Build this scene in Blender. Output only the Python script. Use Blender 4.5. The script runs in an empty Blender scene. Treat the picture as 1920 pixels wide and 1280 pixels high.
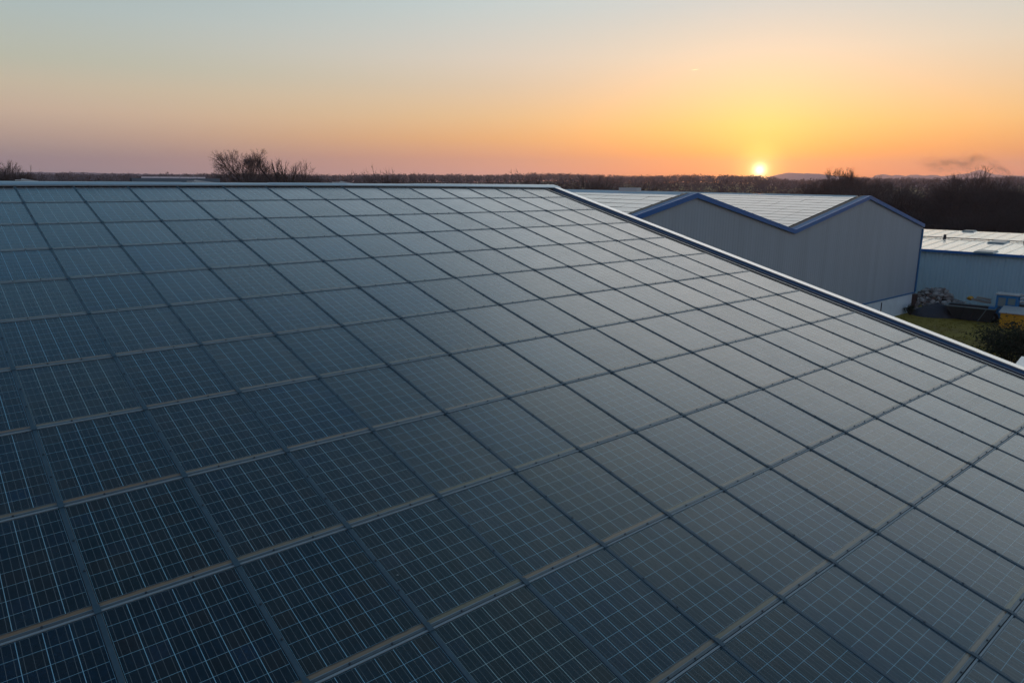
import bpy, bmesh, math, random
import numpy as np
from mathutils import Vector, Matrix
random.seed(7); rng = np.random.default_rng(7)
S = bpy.context.scene
C = S.collection
R = math.radians

# ------------------------------------------------------------------ camera
HC = 9.0                                   # camera height above the yard
F_PX, PITCH, ROLL = 1313.0, 0.2181043842757246, 0.004
cam_d = bpy.data.cameras.new('camera'); cam = bpy.data.objects.new('camera', cam_d); C.objects.link(cam)
cam_d.sensor_width = 36.0; cam_d.lens = F_PX / 1920 * 36.0
cam_d.clip_start = 0.1; cam_d.clip_end = 40000
cam.matrix_world = Matrix.Translation((0, 0, HC)) @ Matrix.Rotation(math.pi/2 - PITCH, 4, 'X') @ Matrix.Rotation(ROLL, 4, 'Z')
S.camera = cam
S.view_settings.view_transform = 'Standard'; S.view_settings.look = 'None'
S.view_settings.exposure = 0.0; S.view_settings.gamma = 1.0
S.cycles.use_denoising = True
S.cycles.max_bounces = 6; S.cycles.volume_bounces = 0; S.cycles.transparent_max_bounces = 16

# ------------------------------------------------------------------ sky
SUN_AZ, SUN_EL = 18.9, 1.25                # degrees: clockwise from +Y, above the horizon
def lin(c):
    return tuple(((v/255)/12.92 if v/255 <= 0.04045 else ((v/255+0.055)/1.055)**2.4) for v in c)
W = bpy.data.worlds.new('World'); S.world = W; W.use_nodes = True
nt = W.node_tree; nt.nodes.clear()
def N(tree, t, **kw):
    n = tree.nodes.new(t)
    for k, v in kw.items(): setattr(n, k, v)
    return n
def mth(tree, op, a, b=None, c=None, clamp=False):
    n = N(tree, 'ShaderNodeMath', operation=op, use_clamp=clamp)
    for k, v in enumerate((a, b, c)):
        if v is None: continue
        if isinstance(v, (int, float)): n.inputs[k].default_value = v
        else: tree.links.new(v, n.inputs[k])
    return n.outputs[0]
def ramp(tree, fac, stops, interp='LINEAR'):
    n = N(tree, 'ShaderNodeValToRGB'); n.color_ramp.interpolation = interp
    e = n.color_ramp.elements
    while len(e) < len(stops): e.new(0.5)
    for k, (p, c) in enumerate(stops):
        e[k].position = p; e[k].color = (*c, 1)
    tree.links.new(fac, n.inputs[0]); return n.outputs[0]
def mixc(tree, fac, a, b, blend='MIX'):
    n = N(tree, 'ShaderNodeMix', data_type='RGBA', blend_type=blend, clamp_factor=True)
    for k, v in ((0, fac), (6, a), (7, b)):
        if isinstance(v, (int, float)): n.inputs[k].default_value = v
        elif isinstance(v, tuple): n.inputs[k].default_value = (*v[:3], 1)
        else: tree.links.new(v, n.inputs[k])
    return n.outputs[2]
tc = N(nt, 'ShaderNodeTexCoord')
nv = N(nt, 'ShaderNodeVectorMath', operation='NORMALIZE'); nt.links.new(tc.outputs['Generated'], nv.inputs[0])
sx = N(nt, 'ShaderNodeSeparateXYZ'); nt.links.new(nv.outputs[0], sx.inputs[0])
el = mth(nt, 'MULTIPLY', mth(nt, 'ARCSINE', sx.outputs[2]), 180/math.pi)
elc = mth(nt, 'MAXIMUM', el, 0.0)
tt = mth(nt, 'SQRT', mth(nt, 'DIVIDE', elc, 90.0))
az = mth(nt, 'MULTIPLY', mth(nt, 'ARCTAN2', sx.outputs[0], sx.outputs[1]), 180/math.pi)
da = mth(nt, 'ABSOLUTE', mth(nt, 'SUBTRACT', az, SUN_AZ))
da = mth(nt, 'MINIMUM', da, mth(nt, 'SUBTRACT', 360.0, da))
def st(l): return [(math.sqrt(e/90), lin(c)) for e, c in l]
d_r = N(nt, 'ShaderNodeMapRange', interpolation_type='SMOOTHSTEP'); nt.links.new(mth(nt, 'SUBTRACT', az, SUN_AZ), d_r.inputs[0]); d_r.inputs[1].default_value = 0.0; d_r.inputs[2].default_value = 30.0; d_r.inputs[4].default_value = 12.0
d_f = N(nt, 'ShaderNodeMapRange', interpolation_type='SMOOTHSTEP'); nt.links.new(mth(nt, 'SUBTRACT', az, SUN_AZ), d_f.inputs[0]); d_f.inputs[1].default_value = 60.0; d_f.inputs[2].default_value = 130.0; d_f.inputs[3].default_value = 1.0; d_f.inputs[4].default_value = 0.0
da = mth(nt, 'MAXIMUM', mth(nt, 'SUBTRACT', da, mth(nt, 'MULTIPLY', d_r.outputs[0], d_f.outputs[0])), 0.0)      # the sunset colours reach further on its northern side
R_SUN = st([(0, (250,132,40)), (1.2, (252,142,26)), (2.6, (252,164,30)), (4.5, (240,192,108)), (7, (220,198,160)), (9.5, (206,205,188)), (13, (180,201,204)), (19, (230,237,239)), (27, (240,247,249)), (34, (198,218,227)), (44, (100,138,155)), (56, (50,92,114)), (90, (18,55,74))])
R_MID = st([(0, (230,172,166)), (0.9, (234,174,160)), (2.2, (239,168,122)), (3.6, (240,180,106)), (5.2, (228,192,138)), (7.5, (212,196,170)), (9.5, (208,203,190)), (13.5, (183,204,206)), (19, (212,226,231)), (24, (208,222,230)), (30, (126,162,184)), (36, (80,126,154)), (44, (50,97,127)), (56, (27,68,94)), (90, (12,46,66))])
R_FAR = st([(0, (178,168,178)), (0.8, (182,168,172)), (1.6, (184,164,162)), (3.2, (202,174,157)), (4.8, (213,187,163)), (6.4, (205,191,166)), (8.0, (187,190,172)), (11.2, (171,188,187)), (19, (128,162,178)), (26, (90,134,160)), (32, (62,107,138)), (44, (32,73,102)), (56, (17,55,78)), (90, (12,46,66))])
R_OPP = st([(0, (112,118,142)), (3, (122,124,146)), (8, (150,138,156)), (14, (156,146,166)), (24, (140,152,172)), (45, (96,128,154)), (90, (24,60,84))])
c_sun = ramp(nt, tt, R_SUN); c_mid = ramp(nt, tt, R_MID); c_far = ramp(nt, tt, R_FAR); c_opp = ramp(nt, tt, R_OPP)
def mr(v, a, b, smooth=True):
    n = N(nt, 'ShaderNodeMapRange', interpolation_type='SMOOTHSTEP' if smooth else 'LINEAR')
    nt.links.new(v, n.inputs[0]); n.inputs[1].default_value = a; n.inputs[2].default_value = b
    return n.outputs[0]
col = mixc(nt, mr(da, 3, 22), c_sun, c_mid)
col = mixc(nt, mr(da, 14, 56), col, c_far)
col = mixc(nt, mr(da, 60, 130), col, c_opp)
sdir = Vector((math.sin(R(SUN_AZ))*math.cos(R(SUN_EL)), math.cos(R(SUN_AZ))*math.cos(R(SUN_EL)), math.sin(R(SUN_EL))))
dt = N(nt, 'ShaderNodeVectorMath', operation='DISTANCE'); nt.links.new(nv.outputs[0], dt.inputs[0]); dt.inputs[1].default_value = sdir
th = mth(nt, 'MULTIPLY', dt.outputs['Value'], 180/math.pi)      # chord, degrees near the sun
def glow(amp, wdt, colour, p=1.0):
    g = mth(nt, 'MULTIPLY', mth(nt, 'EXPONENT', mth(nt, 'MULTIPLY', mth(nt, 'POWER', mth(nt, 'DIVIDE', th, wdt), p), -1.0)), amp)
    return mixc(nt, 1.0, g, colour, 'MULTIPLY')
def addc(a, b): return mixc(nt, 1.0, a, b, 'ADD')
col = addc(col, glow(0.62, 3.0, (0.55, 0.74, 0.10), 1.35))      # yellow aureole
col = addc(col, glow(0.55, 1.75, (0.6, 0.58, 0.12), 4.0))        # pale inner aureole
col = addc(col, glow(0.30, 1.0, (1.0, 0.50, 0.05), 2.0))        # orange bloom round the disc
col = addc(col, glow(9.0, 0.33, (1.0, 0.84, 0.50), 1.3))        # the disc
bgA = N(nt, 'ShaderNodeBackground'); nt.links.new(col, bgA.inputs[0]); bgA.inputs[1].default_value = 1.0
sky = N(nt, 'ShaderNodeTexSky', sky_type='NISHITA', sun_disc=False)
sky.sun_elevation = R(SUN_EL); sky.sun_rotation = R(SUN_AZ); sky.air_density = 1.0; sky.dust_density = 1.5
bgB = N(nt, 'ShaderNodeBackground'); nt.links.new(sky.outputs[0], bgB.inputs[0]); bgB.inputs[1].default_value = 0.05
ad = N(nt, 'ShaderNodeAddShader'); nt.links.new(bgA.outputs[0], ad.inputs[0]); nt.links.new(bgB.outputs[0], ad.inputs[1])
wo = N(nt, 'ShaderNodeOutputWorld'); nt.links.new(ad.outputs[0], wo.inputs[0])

sun_d = bpy.data.lights.new('sun', 'SUN'); sun_d.energy = 2.0; sun_d.angle = R(0.5); sun_d.color = (1.0, 0.40, 0.11)
sun = bpy.data.objects.new('sun', sun_d); C.objects.link(sun)
sun.rotation_euler = (-sdir).to_track_quat('-Z', 'Y').to_euler()

# ------------------------------------------------------------------ frame of the near roof (recovered from its panel grid)
AZ, SL = 0.7044003302270844, 0.2515955296697091
T0 = Vector((-10.662954488892224, 13.553404487307706, -0.02723109699117446 + HC))
JP = 1.354139444153828
di = Vector((math.cos(AZ), math.sin(AZ), 0)); up = Vector((-math.sin(AZ), math.cos(AZ), 0)); Z = Vector((0, 0, 1))
dj = -math.cos(SL)*up - math.sin(SL)*Z; nn = di.cross(-dj)
def P(i, j, n=0.0): return T0 + di*i + dj*(j*JP) + nn*n
def yd(a, b, z=0.0):
    """yard frame: a along the ridge direction, b horizontally beyond the ridge"""
    v = T0 + di*a + up*b; return Vector((v.x, v.y, z))
cp, sp, cr, sr = math.cos(PITCH), math.sin(PITCH), math.cos(ROLL), math.sin(ROLL)
def ray(x, y):
    a, b = x-960, y-640; u = cr*a+sr*b; v = -sr*a+cr*b
    u /= F_PX; v /= F_PX
    return Vector((u, -sp*v+cp, -cp*v-sp)).normalized()
O = Vector((0, 0, HC))
def hit(x, y, p0, n):
    d = ray(x, y); return O + d*((p0-O).dot(n)/d.dot(n))
def ground(x, y, z=0.0): return hit(x, y, Vector((0, 0, z)), Z)
def at_r(x, y, r):
    d = ray(x, y); return O + d*(r/math.hypot(d.x, d.y))
def pix(p):
    c = p-O; X, Y, Zc = c.x, -sp*c.y-cp*c.z, cp*c.y-sp*c.z
    if Zc < 0.05: return None
    u, v = F_PX*X/Zc, F_PX*Y/Zc
    return 960+cr*u-sr*v, 640+sr*u+cr*v

# ------------------------------------------------------------------ helpers
def tag(o, label=None, cat=None, group=None, kind=None):
    for k, v in (('label', label), ('category', cat), ('group', group), ('kind', kind)):
        if v: o[k] = v
    return o
def empty(name, loc):
    o = bpy.data.objects.new(name, None); C.objects.link(o); o.location = loc; o.empty_display_size = 0.2
    return o
class MB:
    def __init__(s): s.v = []; s.f = []
    def add(s, vs, fs):
        b = len(s.v); s.v += [tuple(p) for p in vs]; s.f += [tuple(b+k for k in f) for f in fs]
    def hexa(s, p): s.add(p, [(0,3,2,1), (4,5,6,7), (0,1,5,4), (1,2,6,5), (2,3,7,6), (3,0,4,7)])
    def box(s, c, d, ax=None):
        x, y, z = (Vector(a) for a in (ax or ((1,0,0), (0,1,0), (0,0,1)))); c = Vector(c)
        q = [c+x*(a*d[0]/2)+y*(b*d[1]/2)+z*(e*d[2]/2) for e in (-1,1) for a, b in ((-1,-1),(1,-1),(1,1),(-1,1))]
        s.hexa(q)
    def sweep(s, prof, a, b, closed=True, caps=True):
        """prof: points as functions-of-end; a, b map a 2-D profile point to 3-D at the two ends"""
        n = len(prof); pa = [a(*p) for p in prof]; pb = [b(*p) for p in prof]
        fs = [(k, (k+1) % n, n+(k+1) % n, n+k) for k in range(n if closed else n-1)]
        if caps and closed: fs += [tuple(range(n-1, -1, -1)), tuple(range(n, 2*n))]
        s.add(pa+pb, fs)
    def tube(s, a, b, ra, rb, k=6, cap=True):
        a, b = Vector(a), Vector(b); d = (b-a).normalized()
        u = d.cross(Vector((0,0,1)) if abs(d.z) < .9 else Vector((1,0,0))).normalized(); w = d.cross(u)
        vs = [p+(u*math.cos(t)+w*math.sin(t))*r for p, r in ((a, ra), (b, rb)) for t in (2*math.pi*q/k for q in range(k))]
        fs = [(q, (q+1) % k, k+(q+1) % k, k+q) for q in range(k)]
        if cap: fs += [tuple(range(k-1,-1,-1)), tuple(range(k, 2*k))]
        s.add(vs, fs)
    def build(s, name, mat, parent=None, smooth=False, origin=None):
        me = bpy.data.meshes.new(name)
        o_ = Vector(origin) if origin is not None else None
        vs = [tuple(Vector(p)-o_) for p in s.v] if o_ is not None else s.v
        me.from_pydata(vs, [], s.f); me.update()
        bm = bmesh.new(); bm.from_mesh(me); bmesh.ops.recalc_face_normals(bm, faces=bm.faces); bm.to_mesh(me); bm.free()
        me.materials.append(mat)
        if smooth: me.polygons.foreach_set('use_smooth', [True]*len(me.polygons))
        o = bpy.data.objects.new(name, me); C.objects.link(o)
        if o_ is not None: o.location = o_
        if parent is not None:
            o.parent = parent
            if o_ is not None: o.location = o_ - parent.location
        return o
def fast_mesh(name, V, Fc, mat, parent=None):
    """numpy triangles/quads -> one object"""
    V = np.asarray(V, np.float32); Fc = np.asarray(Fc, np.int32); k = Fc.shape[1]
    me = bpy.data.meshes.new(name)
    me.vertices.add(len(V)); me.vertices.foreach_set('co', V.ravel())
    me.loops.add(Fc.size); me.loops.foreach_set('vertex_index', Fc.ravel())
    me.polygons.add(len(Fc)); me.polygons.foreach_set('loop_start', np.arange(0, Fc.size, k, dtype=np.int32))
    me.polygons.foreach_set('loop_total', np.full(len(Fc), k, np.int32))
    me.update(calc_edges=True); me.validate()
    me.materials.append(mat)
    o = bpy.data.objects.new(name, me); C.objects.link(o)
    if parent is not None: o.parent = parent
    return o

ORD = ['first','second','third','fourth','fifth','sixth','seventh','eighth','ninth','tenth','eleventh','twelfth','thirteenth','fourteenth','fifteenth','sixteenth','seventeenth','eighteenth','nineteenth','twentieth','twenty-first','twenty-second']

# ------------------------------------------------------------------ materials
def mat(name, base=(0.5,0.5,0.5), rough=0.6, metal=0.0, noise=0.0, nscale=3.0, spec=0.5, bump=0.0, bscale=40.0, coat=0.0, stretch=(1,1,1)):
    m = bpy.data.materials.new(name); m.use_nodes = True; t = m.node_tree
    b = t.nodes['Principled BSDF']
    b.inputs['Base Color'].default_value = (*base, 1); b.inputs['Roughness'].default_value = rough
    b.inputs['Metallic'].default_value = metal; b.inputs['Specular IOR Level'].default_value = spec
    b.inputs['Coat Weight'].default_value = coat
    tcn = N(t, 'ShaderNodeTexCoord')
    mp = N(t, 'ShaderNodeMapping'); mp.inputs['Scale'].default_value = stretch
    t.links.new(tcn.outputs['Object'], mp.inputs[0])
    if noise:
        nz = N(t, 'ShaderNodeTexNoise'); nz.inputs['Scale'].default_value = nscale; nz.inputs['Detail'].default_value = 6; nz.inputs['Roughness'].default_value = 0.65
        t.links.new(mp.outputs[0], nz.inputs[0])
        k = mth(t, 'MULTIPLY_ADD', nz.outputs[0], 2*noise, 1-noise)
        t.links.new(mixc(t, 1.0, base, k, 'MULTIPLY'), b.inputs['Base Color'])
        t.links.new(mth(t, 'MULTIPLY_ADD', nz.outputs[0], 0.24, rough-0.12, clamp=True), b.inputs['Roughness'])
    if bump:
        nb = N(t, 'ShaderNodeTexNoise'); nb.inputs['Scale'].default_value = bscale; nb.inputs['Detail'].default_value = 4
        t.links.new(mp.outputs[0], nb.inputs[0])
        bp = N(t, 'ShaderNodeBump'); bp.inputs['Strength'].default_value = bump; bp.inputs['Distance'].default_value = 0.02
        t.links.new(nb.outputs[0], bp.inputs['Height']); t.links.new(bp.outputs[0], b.inputs['Normal'])
    return m
M = {}
M['strip'] = mat('strip_metal', (0.055,0.105,0.14), 0.5, 0, 0.35, 6, bump=0.1)
M['rail'] = mat('rail_metal', (0.10,0.125,0.14), 0.42, 0, 0.4, 8, coat=0.7)
M['frame'] = mat('frame_aluminium', (0.30,0.36,0.39), 0.5, 0.0, 0.2, 9)
M['bolt'] = mat('bolt_dark', (0.035,0.05,0.065), 0.5)
M['deck'] = mat('deck_dark', (0.02,0.024,0.03), 0.8, 0, 0.3, 2)
M['cap'] = mat('cap_metal', (0.60,0.64,0.68), 0.36, 0.7, 0.25, 1.2)
M['cap_white'] = mat('cap_white', (0.95,0.93,0.92), 0.30, 0.92, 0.12, 3.0)
M['navy'] = mat('channel_navy', (0.012,0.02,0.045), 0.35, 0, 0.4, 4)
M['blue_face'] = mat('flashing_blue', (0.07,0.16,0.30), 0.4, 0, 0.25, 2)
M['black'] = mat('plain_black', (0.012,0.013,0.016), 0.5)
M['edge'] = mat('edge_light', (0.45,0.5,0.55), 0.4)
M['clad'] = mat('cladding_grey', (0.41,0.46,0.525), 0.55, 0, 0.20, 0.35, stretch=(5,5,0.25))
M['clad_blue'] = mat('cladding_blue', (0.40,0.58,0.69), 0.5, 0, 0.12, 0.5, stretch=(4,4,0.5))
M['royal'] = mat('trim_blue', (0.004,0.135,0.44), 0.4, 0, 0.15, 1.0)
M['royal_lit'] = mat('trim_blue_lit', (0.03,0.17,0.38), 0.6, 0, 0.15, 1.0)  # lit copy of the blue trim, the brighter faces put into the colour
M['plinth'] = mat('plinth_concrete', (0.74,0.83,0.90), 0.8, 0, 0.25, 0.8, bump=0.2, bscale=8)
M['brown'] = mat('pipe_brown', (0.06,0.03,0.025), 0.6)
M['pale_roof'] = mat('roof_pale', (0.98,0.95,0.90), 0.22, 0.9, 0.12, 0.6)
M['skylight'] = mat('skylight_grey', (0.24,0.30,0.31), 0.3)
M['far_wall'] = mat('far_wall', (0.16,0.21,0.25), 0.6, 0, 0.15, 0.2)
M['bark'] = mat('bark', (0.05,0.038,0.034), 0.9, 0, 0.4, 6)
M['twig'] = mat('twig', (0.080,0.058,0.052), 0.9, 0, 0.35, 4)
M['gravel'] = mat('gravel_dark', (0.055,0.06,0.075), 0.95, 0, 0.5, 6, bump=0.5, bscale=20)
M['cab'] = mat('cab_blue', (0.015,0.19,0.46), 0.45, 0, 0.3, 4)
M['glass'] = mat('window_pale', (0.22,0.30,0.30), 0.3)
M['yellow'] = mat('yellow_paint', (0.62,0.30,0.012), 0.55, 0, 0.3, 2)
M['lid'] = mat('lid_pale', (0.38,0.39,0.40), 0.6, 0, 0.25, 3)
M['tyre'] = mat('tyre_black', (0.015,0.015,0.016), 0.8)
M['skip'] = mat('skip_dark', (0.03,0.03,0.034), 0.7, 0, 0.5, 3)
M['skip_rim'] = mat('skip_rim', (0.14,0.18,0.19), 0.5, 0, 0.3, 4)
M['timber'] = mat('timber_pale', (0.34,0.30,0.27), 0.8, 0, 0.3, 5)
M['pipe'] = mat('pipe_pale', (0.62,0.66,0.68), 0.45)
M['vent'] = mat('vent_white', (0.70,0.70,0.68), 0.4)

def panel_material():
    m = bpy.data.materials.new('solar_cells'); m.use_nodes = True; t = m.node_tree; b = t.nodes['Principled BSDF']
    tcn = N(t, 'ShaderNodeTexCoord'); s = N(t, 'ShaderNodeSeparateXYZ'); t.links.new(tcn.outputs['Object'], s.inputs[0])
    oi = N(t, 'ShaderNodeObjectInfo'); rnd = oi.outputs['Random']
    CP = 0.158
    u = mth(t, 'DIVIDE', mth(t, 'ADD', s.outputs[0], 0.474), CP)
    v = mth(t, 'DIVIDE', mth(t, 'ADD', s.outputs[1], 0.603), 0.1555)
    fu, fv = mth(t, 'FRACT', u), mth(t, 'FRACT', v)
    def near(fr, c, w):      # 1 within w of c
        return mth(t, 'LESS_THAN', mth(t, 'ABSOLUTE', mth(t, 'SUBTRACT', fr, c)), w)
    gu = mth(t, 'LESS_THAN', mth(t, 'MINIMUM', fu, mth(t, 'SUBTRACT', 1.0, fu)), 0.0135)
    gv = mth(t, 'LESS_THAN', mth(t, 'MINIMUM', fv, mth(t, 'SUBTRACT', 1.0, fv)), 0.0105)
    bus = mth(t, 'MAXIMUM', near(fu, 1/6, 0.012), mth(t, 'MAXIMUM', near(fu, 0.5, 0.012), near(fu, 5/6, 0.012)))
    outu = mth(t, 'GREATER_THAN', mth(t, 'ABSOLUTE', s.outputs[0]), 0.4735)
    outv = mth(t, 'GREATER_THAN', mth(t, 'ABSOLUTE', mth(t, 'SUBTRACT', s.outputs[1], 0.019)), 0.6215)
    outside = mth(t, 'MAXIMUM', outu, outv)
    cid = N(t, 'ShaderNodeCombineXYZ'); t.links.new(mth(t, 'FLOOR', u), cid.inputs[0]); t.links.new(mth(t, 'FLOOR', v), cid.inputs[1])
    t.links.new(mth(t, 'MULTIPLY', rnd, 977.0), cid.inputs[2])
    wn = N(t, 'ShaderNodeTexWhiteNoise', noise_dimensions='3D'); t.links.new(cid.outputs[0], wn.inputs[0])
    cell = ramp(t, wn.outputs[0], [(0, (0.003,0.013,0.026)), (0.5, (0.004,0.012,0.019)), (0.8, (0.010,0.012,0.014)), (0.93, (0.015,0.012,0.012)), (1.0, (0.004,0.018,0.042))])
    pan = ramp(t, mth(t, 'FRACT', mth(t, 'MULTIPLY', rnd, 7.31)), [(0, (0.7,1.0,1.3)), (0.5, (0.95,1,1)), (1, (1.15,1.05,0.88))])
    cell = mixc(t, 1.0, cell, pan, 'MULTIPLY')
    # multicrystalline grain
    vo = N(t, 'ShaderNodeTexVoronoi'); vo.inputs['Scale'].default_value = 55; t.links.new(tcn.outputs['Object'], vo.inputs[0])
    sv = N(t, 'ShaderNodeSeparateXYZ'); t.links.new(vo.outputs['Color'], sv.inputs[0])
    cell = mixc(t, 1.0, cell, mth(t, 'MULTIPLY_ADD', sv.outputs[0], 0.8, 0.6), 'MULTIPLY')
    c = mixc(t, bus, cell, (0.135,0.145,0.145))
    gl = ramp(t, mth(t, 'FRACT', mth(t, 'MULTIPLY', rnd, 3.77)), [(0, (0.40,0.70,0.80)), (0.6, (0.34,0.64,0.80)), (1, (0.52,0.68,0.66))])
    c = mixc(t, gv, c, mixc(t, 0.22, gl, (0.03,0.05,0.06)))
    c = mixc(t, gu, c, gl)
    c = mixc(t, outside, c, (0.018,0.026,0.034))
    # dirt lying along the lower edge
    nz = N(t, 'ShaderNodeTexNoise'); nz.inputs['Scale'].default_value = 9; nz.inputs['Detail'].default_value = 5
    ofs = N(t, 'ShaderNodeVectorMath', operation='ADD'); t.links.new(tcn.outputs['Object'], ofs.inputs[0])
    cr_ = N(t, 'ShaderNodeCombineXYZ'); t.links.new(mth(t, 'MULTIPLY', rnd, 200.0), cr_.inputs[0]); t.links.new(cr_.outputs[0], ofs.inputs[1])
    t.links.new(ofs.outputs[0], nz.inputs[0])
    edge = mth(t, 'MULTIPLY_ADD', nz.outputs[0], 0.022, -0.621)
    dirt = N(t, 'ShaderNodeMapRange'); t.links.new(mth(t, 'SUBTRACT', edge, s.outputs[1]), dirt.inputs[0])
    dirt.inputs[1].default_value = -0.008; dirt.inputs[2].default_value = 0.010
    dcol = ramp(t, mth(t, 'FRACT', mth(t, 'MULTIPLY', rnd, 13.7)), [(0, (0.36,0.205,0.10)), (0.5, (0.34,0.23,0.14)), (1, (0.26,0.20,0.10))])
    dmask = mth(t, 'MULTIPLY', dirt.outputs[0], 0.85)
    c = mixc(t, dmask, c, dcol)
    # light dust film, patchy
    nd = N(t, 'ShaderNodeTexNoise'); nd.inputs['Scale'].default_value = 2.2; nd.inputs['Detail'].default_value = 6; t.links.new(ofs.outputs[0], nd.inputs[0])
    film = mth(t, 'MULTIPLY', mth(t, 'POWER', nd.outputs[0], 3.0), 0.10)
    c = mixc(t, film, c, (0.35,0.33,0.30))
    # bird droppings, sparse
    vd = N(t, 'ShaderNodeTexVoronoi'); vd.inputs['Scale'].default_value = 3.0; t.links.new(ofs.outputs[0], vd.inputs[0])
    sd = N(t, 'ShaderNodeSeparateXYZ'); t.links.new(vd.outputs['Color'], sd.inputs[0])
    spot = mth(t, 'MULTIPLY', mth(t, 'LESS_THAN', vd.outputs['Distance'], mth(t, 'MULTIPLY', sd.outputs[1], 0.06)), mth(t, 'GREATER_THAN', sd.outputs[0], 0.90))
    c = mixc(t, mth(t, 'MULTIPLY', spot, 0.6), c, (0.4,0.4,0.38))
    t.links.new(c, b.inputs['Base Color'])
    rg = mth(t, 'ADD', mth(t, 'MULTIPLY_ADD', nd.outputs[0], 0.12, 0.17), mth(t, 'MULTIPLY', mth(t, 'FRACT', mth(t, 'MULTIPLY', rnd, 5.13)), 0.045))
    rg = mixc(t, mth(t, 'MAXIMUM', dmask, spot), rg, 0.85) if False else mth(t, 'MAXIMUM', rg, mth(t, 'MULTIPLY', dmask, 0.36))
    t.links.new(rg, b.inputs['Roughness'])
    b.inputs['IOR'].default_value = 1.5
    t.links.new(ramp(t, mth(t, 'FRACT', mth(t, 'MULTIPLY', rnd, 7.31)), [(0, (0.62,0.85,1.0)), (0.4, (0.9,0.97,1.0)), (1, (1,0.97,0.93))]), b.inputs['Specular Tint'])
    b.inputs['Coat Weight'].default_value = 1.0; b.inputs['Coat IOR'].default_value = 1.5
    t.links.new(rg, b.inputs['Coat Roughness']); t.links.new(mth(t, 'MULTIPLY_ADD', dmask, -0.15, 1.0), b.inputs['Coat Weight'])
    return m
M['cells'] = panel_material()

def ground_material():
    m = bpy.data.materials.new('yard_grass'); m.use_nodes = True; t = m.node_tree; b = t.nodes['Principled BSDF']
    g = N(t, 'ShaderNodeNewGeometry')
    n1 = N(t, 'ShaderNodeTexNoise'); n1.inputs['Scale'].default_value = 0.16; n1.inputs['Detail'].default_value = 8; n1.inputs['Roughness'].default_value = 0.65
    n2 = N(t, 'ShaderNodeTexNoise'); n2.inputs['Scale'].default_value = 1.8; n2.inputs['Detail'].default_value = 8; n2.inputs['Roughness'].default_value = 0.7
    for n in (n1, n2): t.links.new(g.outputs['Position'], n.inputs[0])
    c = ramp(t, n1.outputs[0], [(0.3, (0.19,0.11,0.04)), (0.45, (0.30,0.22,0.03)), (0.6, (0.27,0.19,0.016)), (0.8, (0.36,0.27,0.05))])
    c = mixc(t, 1.0, c, mth(t, 'MULTIPLY_ADD', n2.outputs[0], 1.3, 0.35), 'MULTIPLY')
    t.links.new(c, b.inputs['Base Color']); b.inputs['Roughness'].default_value = 0.95
    bp = N(t, 'ShaderNodeBump'); bp.inputs['Strength'].default_value = 0.6; bp.inputs['Distance'].default_value = 0.1
    t.links.new(n2.outputs[0], bp.inputs['Height']); t.links.new(bp.outputs[0], b.inputs['Normal'])
    return m
M['yard'] = ground_material()
def leafy(name, cols):
    m = bpy.data.materials.new(name); m.use_nodes = True; t = m.node_tree; b = t.nodes['Principled BSDF']
    g_ = N(t, 'ShaderNodeNewGeometry'); n_ = len(cols)
    t.links.new(ramp(t, g_.outputs['Random Per Island'], [(k/(n_-1), c) for k, c in enumerate(cols)]), b.inputs['Base Color'])
    b.inputs['Roughness'].default_value = 0.9; b.inputs['Specular IOR Level'].default_value = 0.2
    return m
M['rock'] = leafy('rubble_stone', [(0.10,0.09,0.09), (0.20,0.19,0.185), (0.30,0.285,0.28), (0.40,0.40,0.39), (0.22,0.14,0.11)])

# ------------------------------------------------------------------ terrain
def terr(x, y):
    r = np.hypot(x, y); a = np.degrees(np.arctan2(x, y))
    k = np.clip((r-260)/1000, 0, 1); k = k*k*(3-2*k)
    w = 15.5 + 1.0*np.sin(a*0.21+1) + 1.0*np.sin(a*0.53) - np.clip((-a-14)/20, 0, 1)*5.5
    w = w - np.clip((a-19)/2.5, 0, 1)*6.0 + np.clip((a-31)/2.5, 0, 1)*2.5
    z = k*w - np.clip((r-1300)/2500, 0, 1)*20
    return z
rs = np.concatenate([[0.0], np.geomspace(6, 4150, 110)]); na = 300
aa = np.linspace(0, 2*np.pi, na, endpoint=False)
X = rs[:, None]*np.sin(aa); Y = rs[:, None]*np.cos(aa); ZZ = terr(X, Y)
V = np.stack([X, Y, ZZ], -1).reshape(-1, 3)
ii, jj = np.meshgrid(np.arange(len(rs)-1), np.arange(na), indexing='ij')
Fq = np.stack([ii*na+jj, ii*na+(jj+1) % na, (ii+1)*na+(jj+1) % na, (ii+1)*na+jj], -1).reshape(-1, 4)
Fq = Fq[:, ::-1]
g = fast_mesh('ground', V, Fq, M['yard']); tag(g, 'rough grassy ground around the halls reaching to the horizon', 'ground', kind='structure')

# ------------------------------------------------------------------ near hall
A0, A1, J1 = -12.0, 15.0, 19.0
hall = empty('solar_roof_hall', yd(2, 0, 0)); hl = hall.location
tag(hall, 'nearest hall with a long sloping roof covered in dark solar panels', 'hall')
m_ = MB()
bk = 24.0; zb = T0.z - bk*math.tan(SL)
def back(i, b, n=0.0): return T0 + di*i + up*b - Z*(b*math.tan(SL)) + Z*n
m_.hexa([P(A0,0.0,-.20), P(A0,J1,-.20), P(15.62,J1,-.20), P(15.62,0.0,-.20), P(A0,0.0,-.03), P(A0,J1,-.03), P(15.0,J1,-.03), P(15.0,0.0,-.03)])
m_.hexa([back(A0,0.02,-.22), back(15.62,0.02,-.22), back(15.62,bk,-.22), back(A0,bk,-.22), back(A0,0.02,-.04), back(15.62,0.02,-.04), back(15.62,bk,-.04), back(A0,bk,-.04)])
m_.build('roof_deck', M['deck'], hall, origin=hl)
m_ = MB()
e0 = J1-0.3
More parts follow.
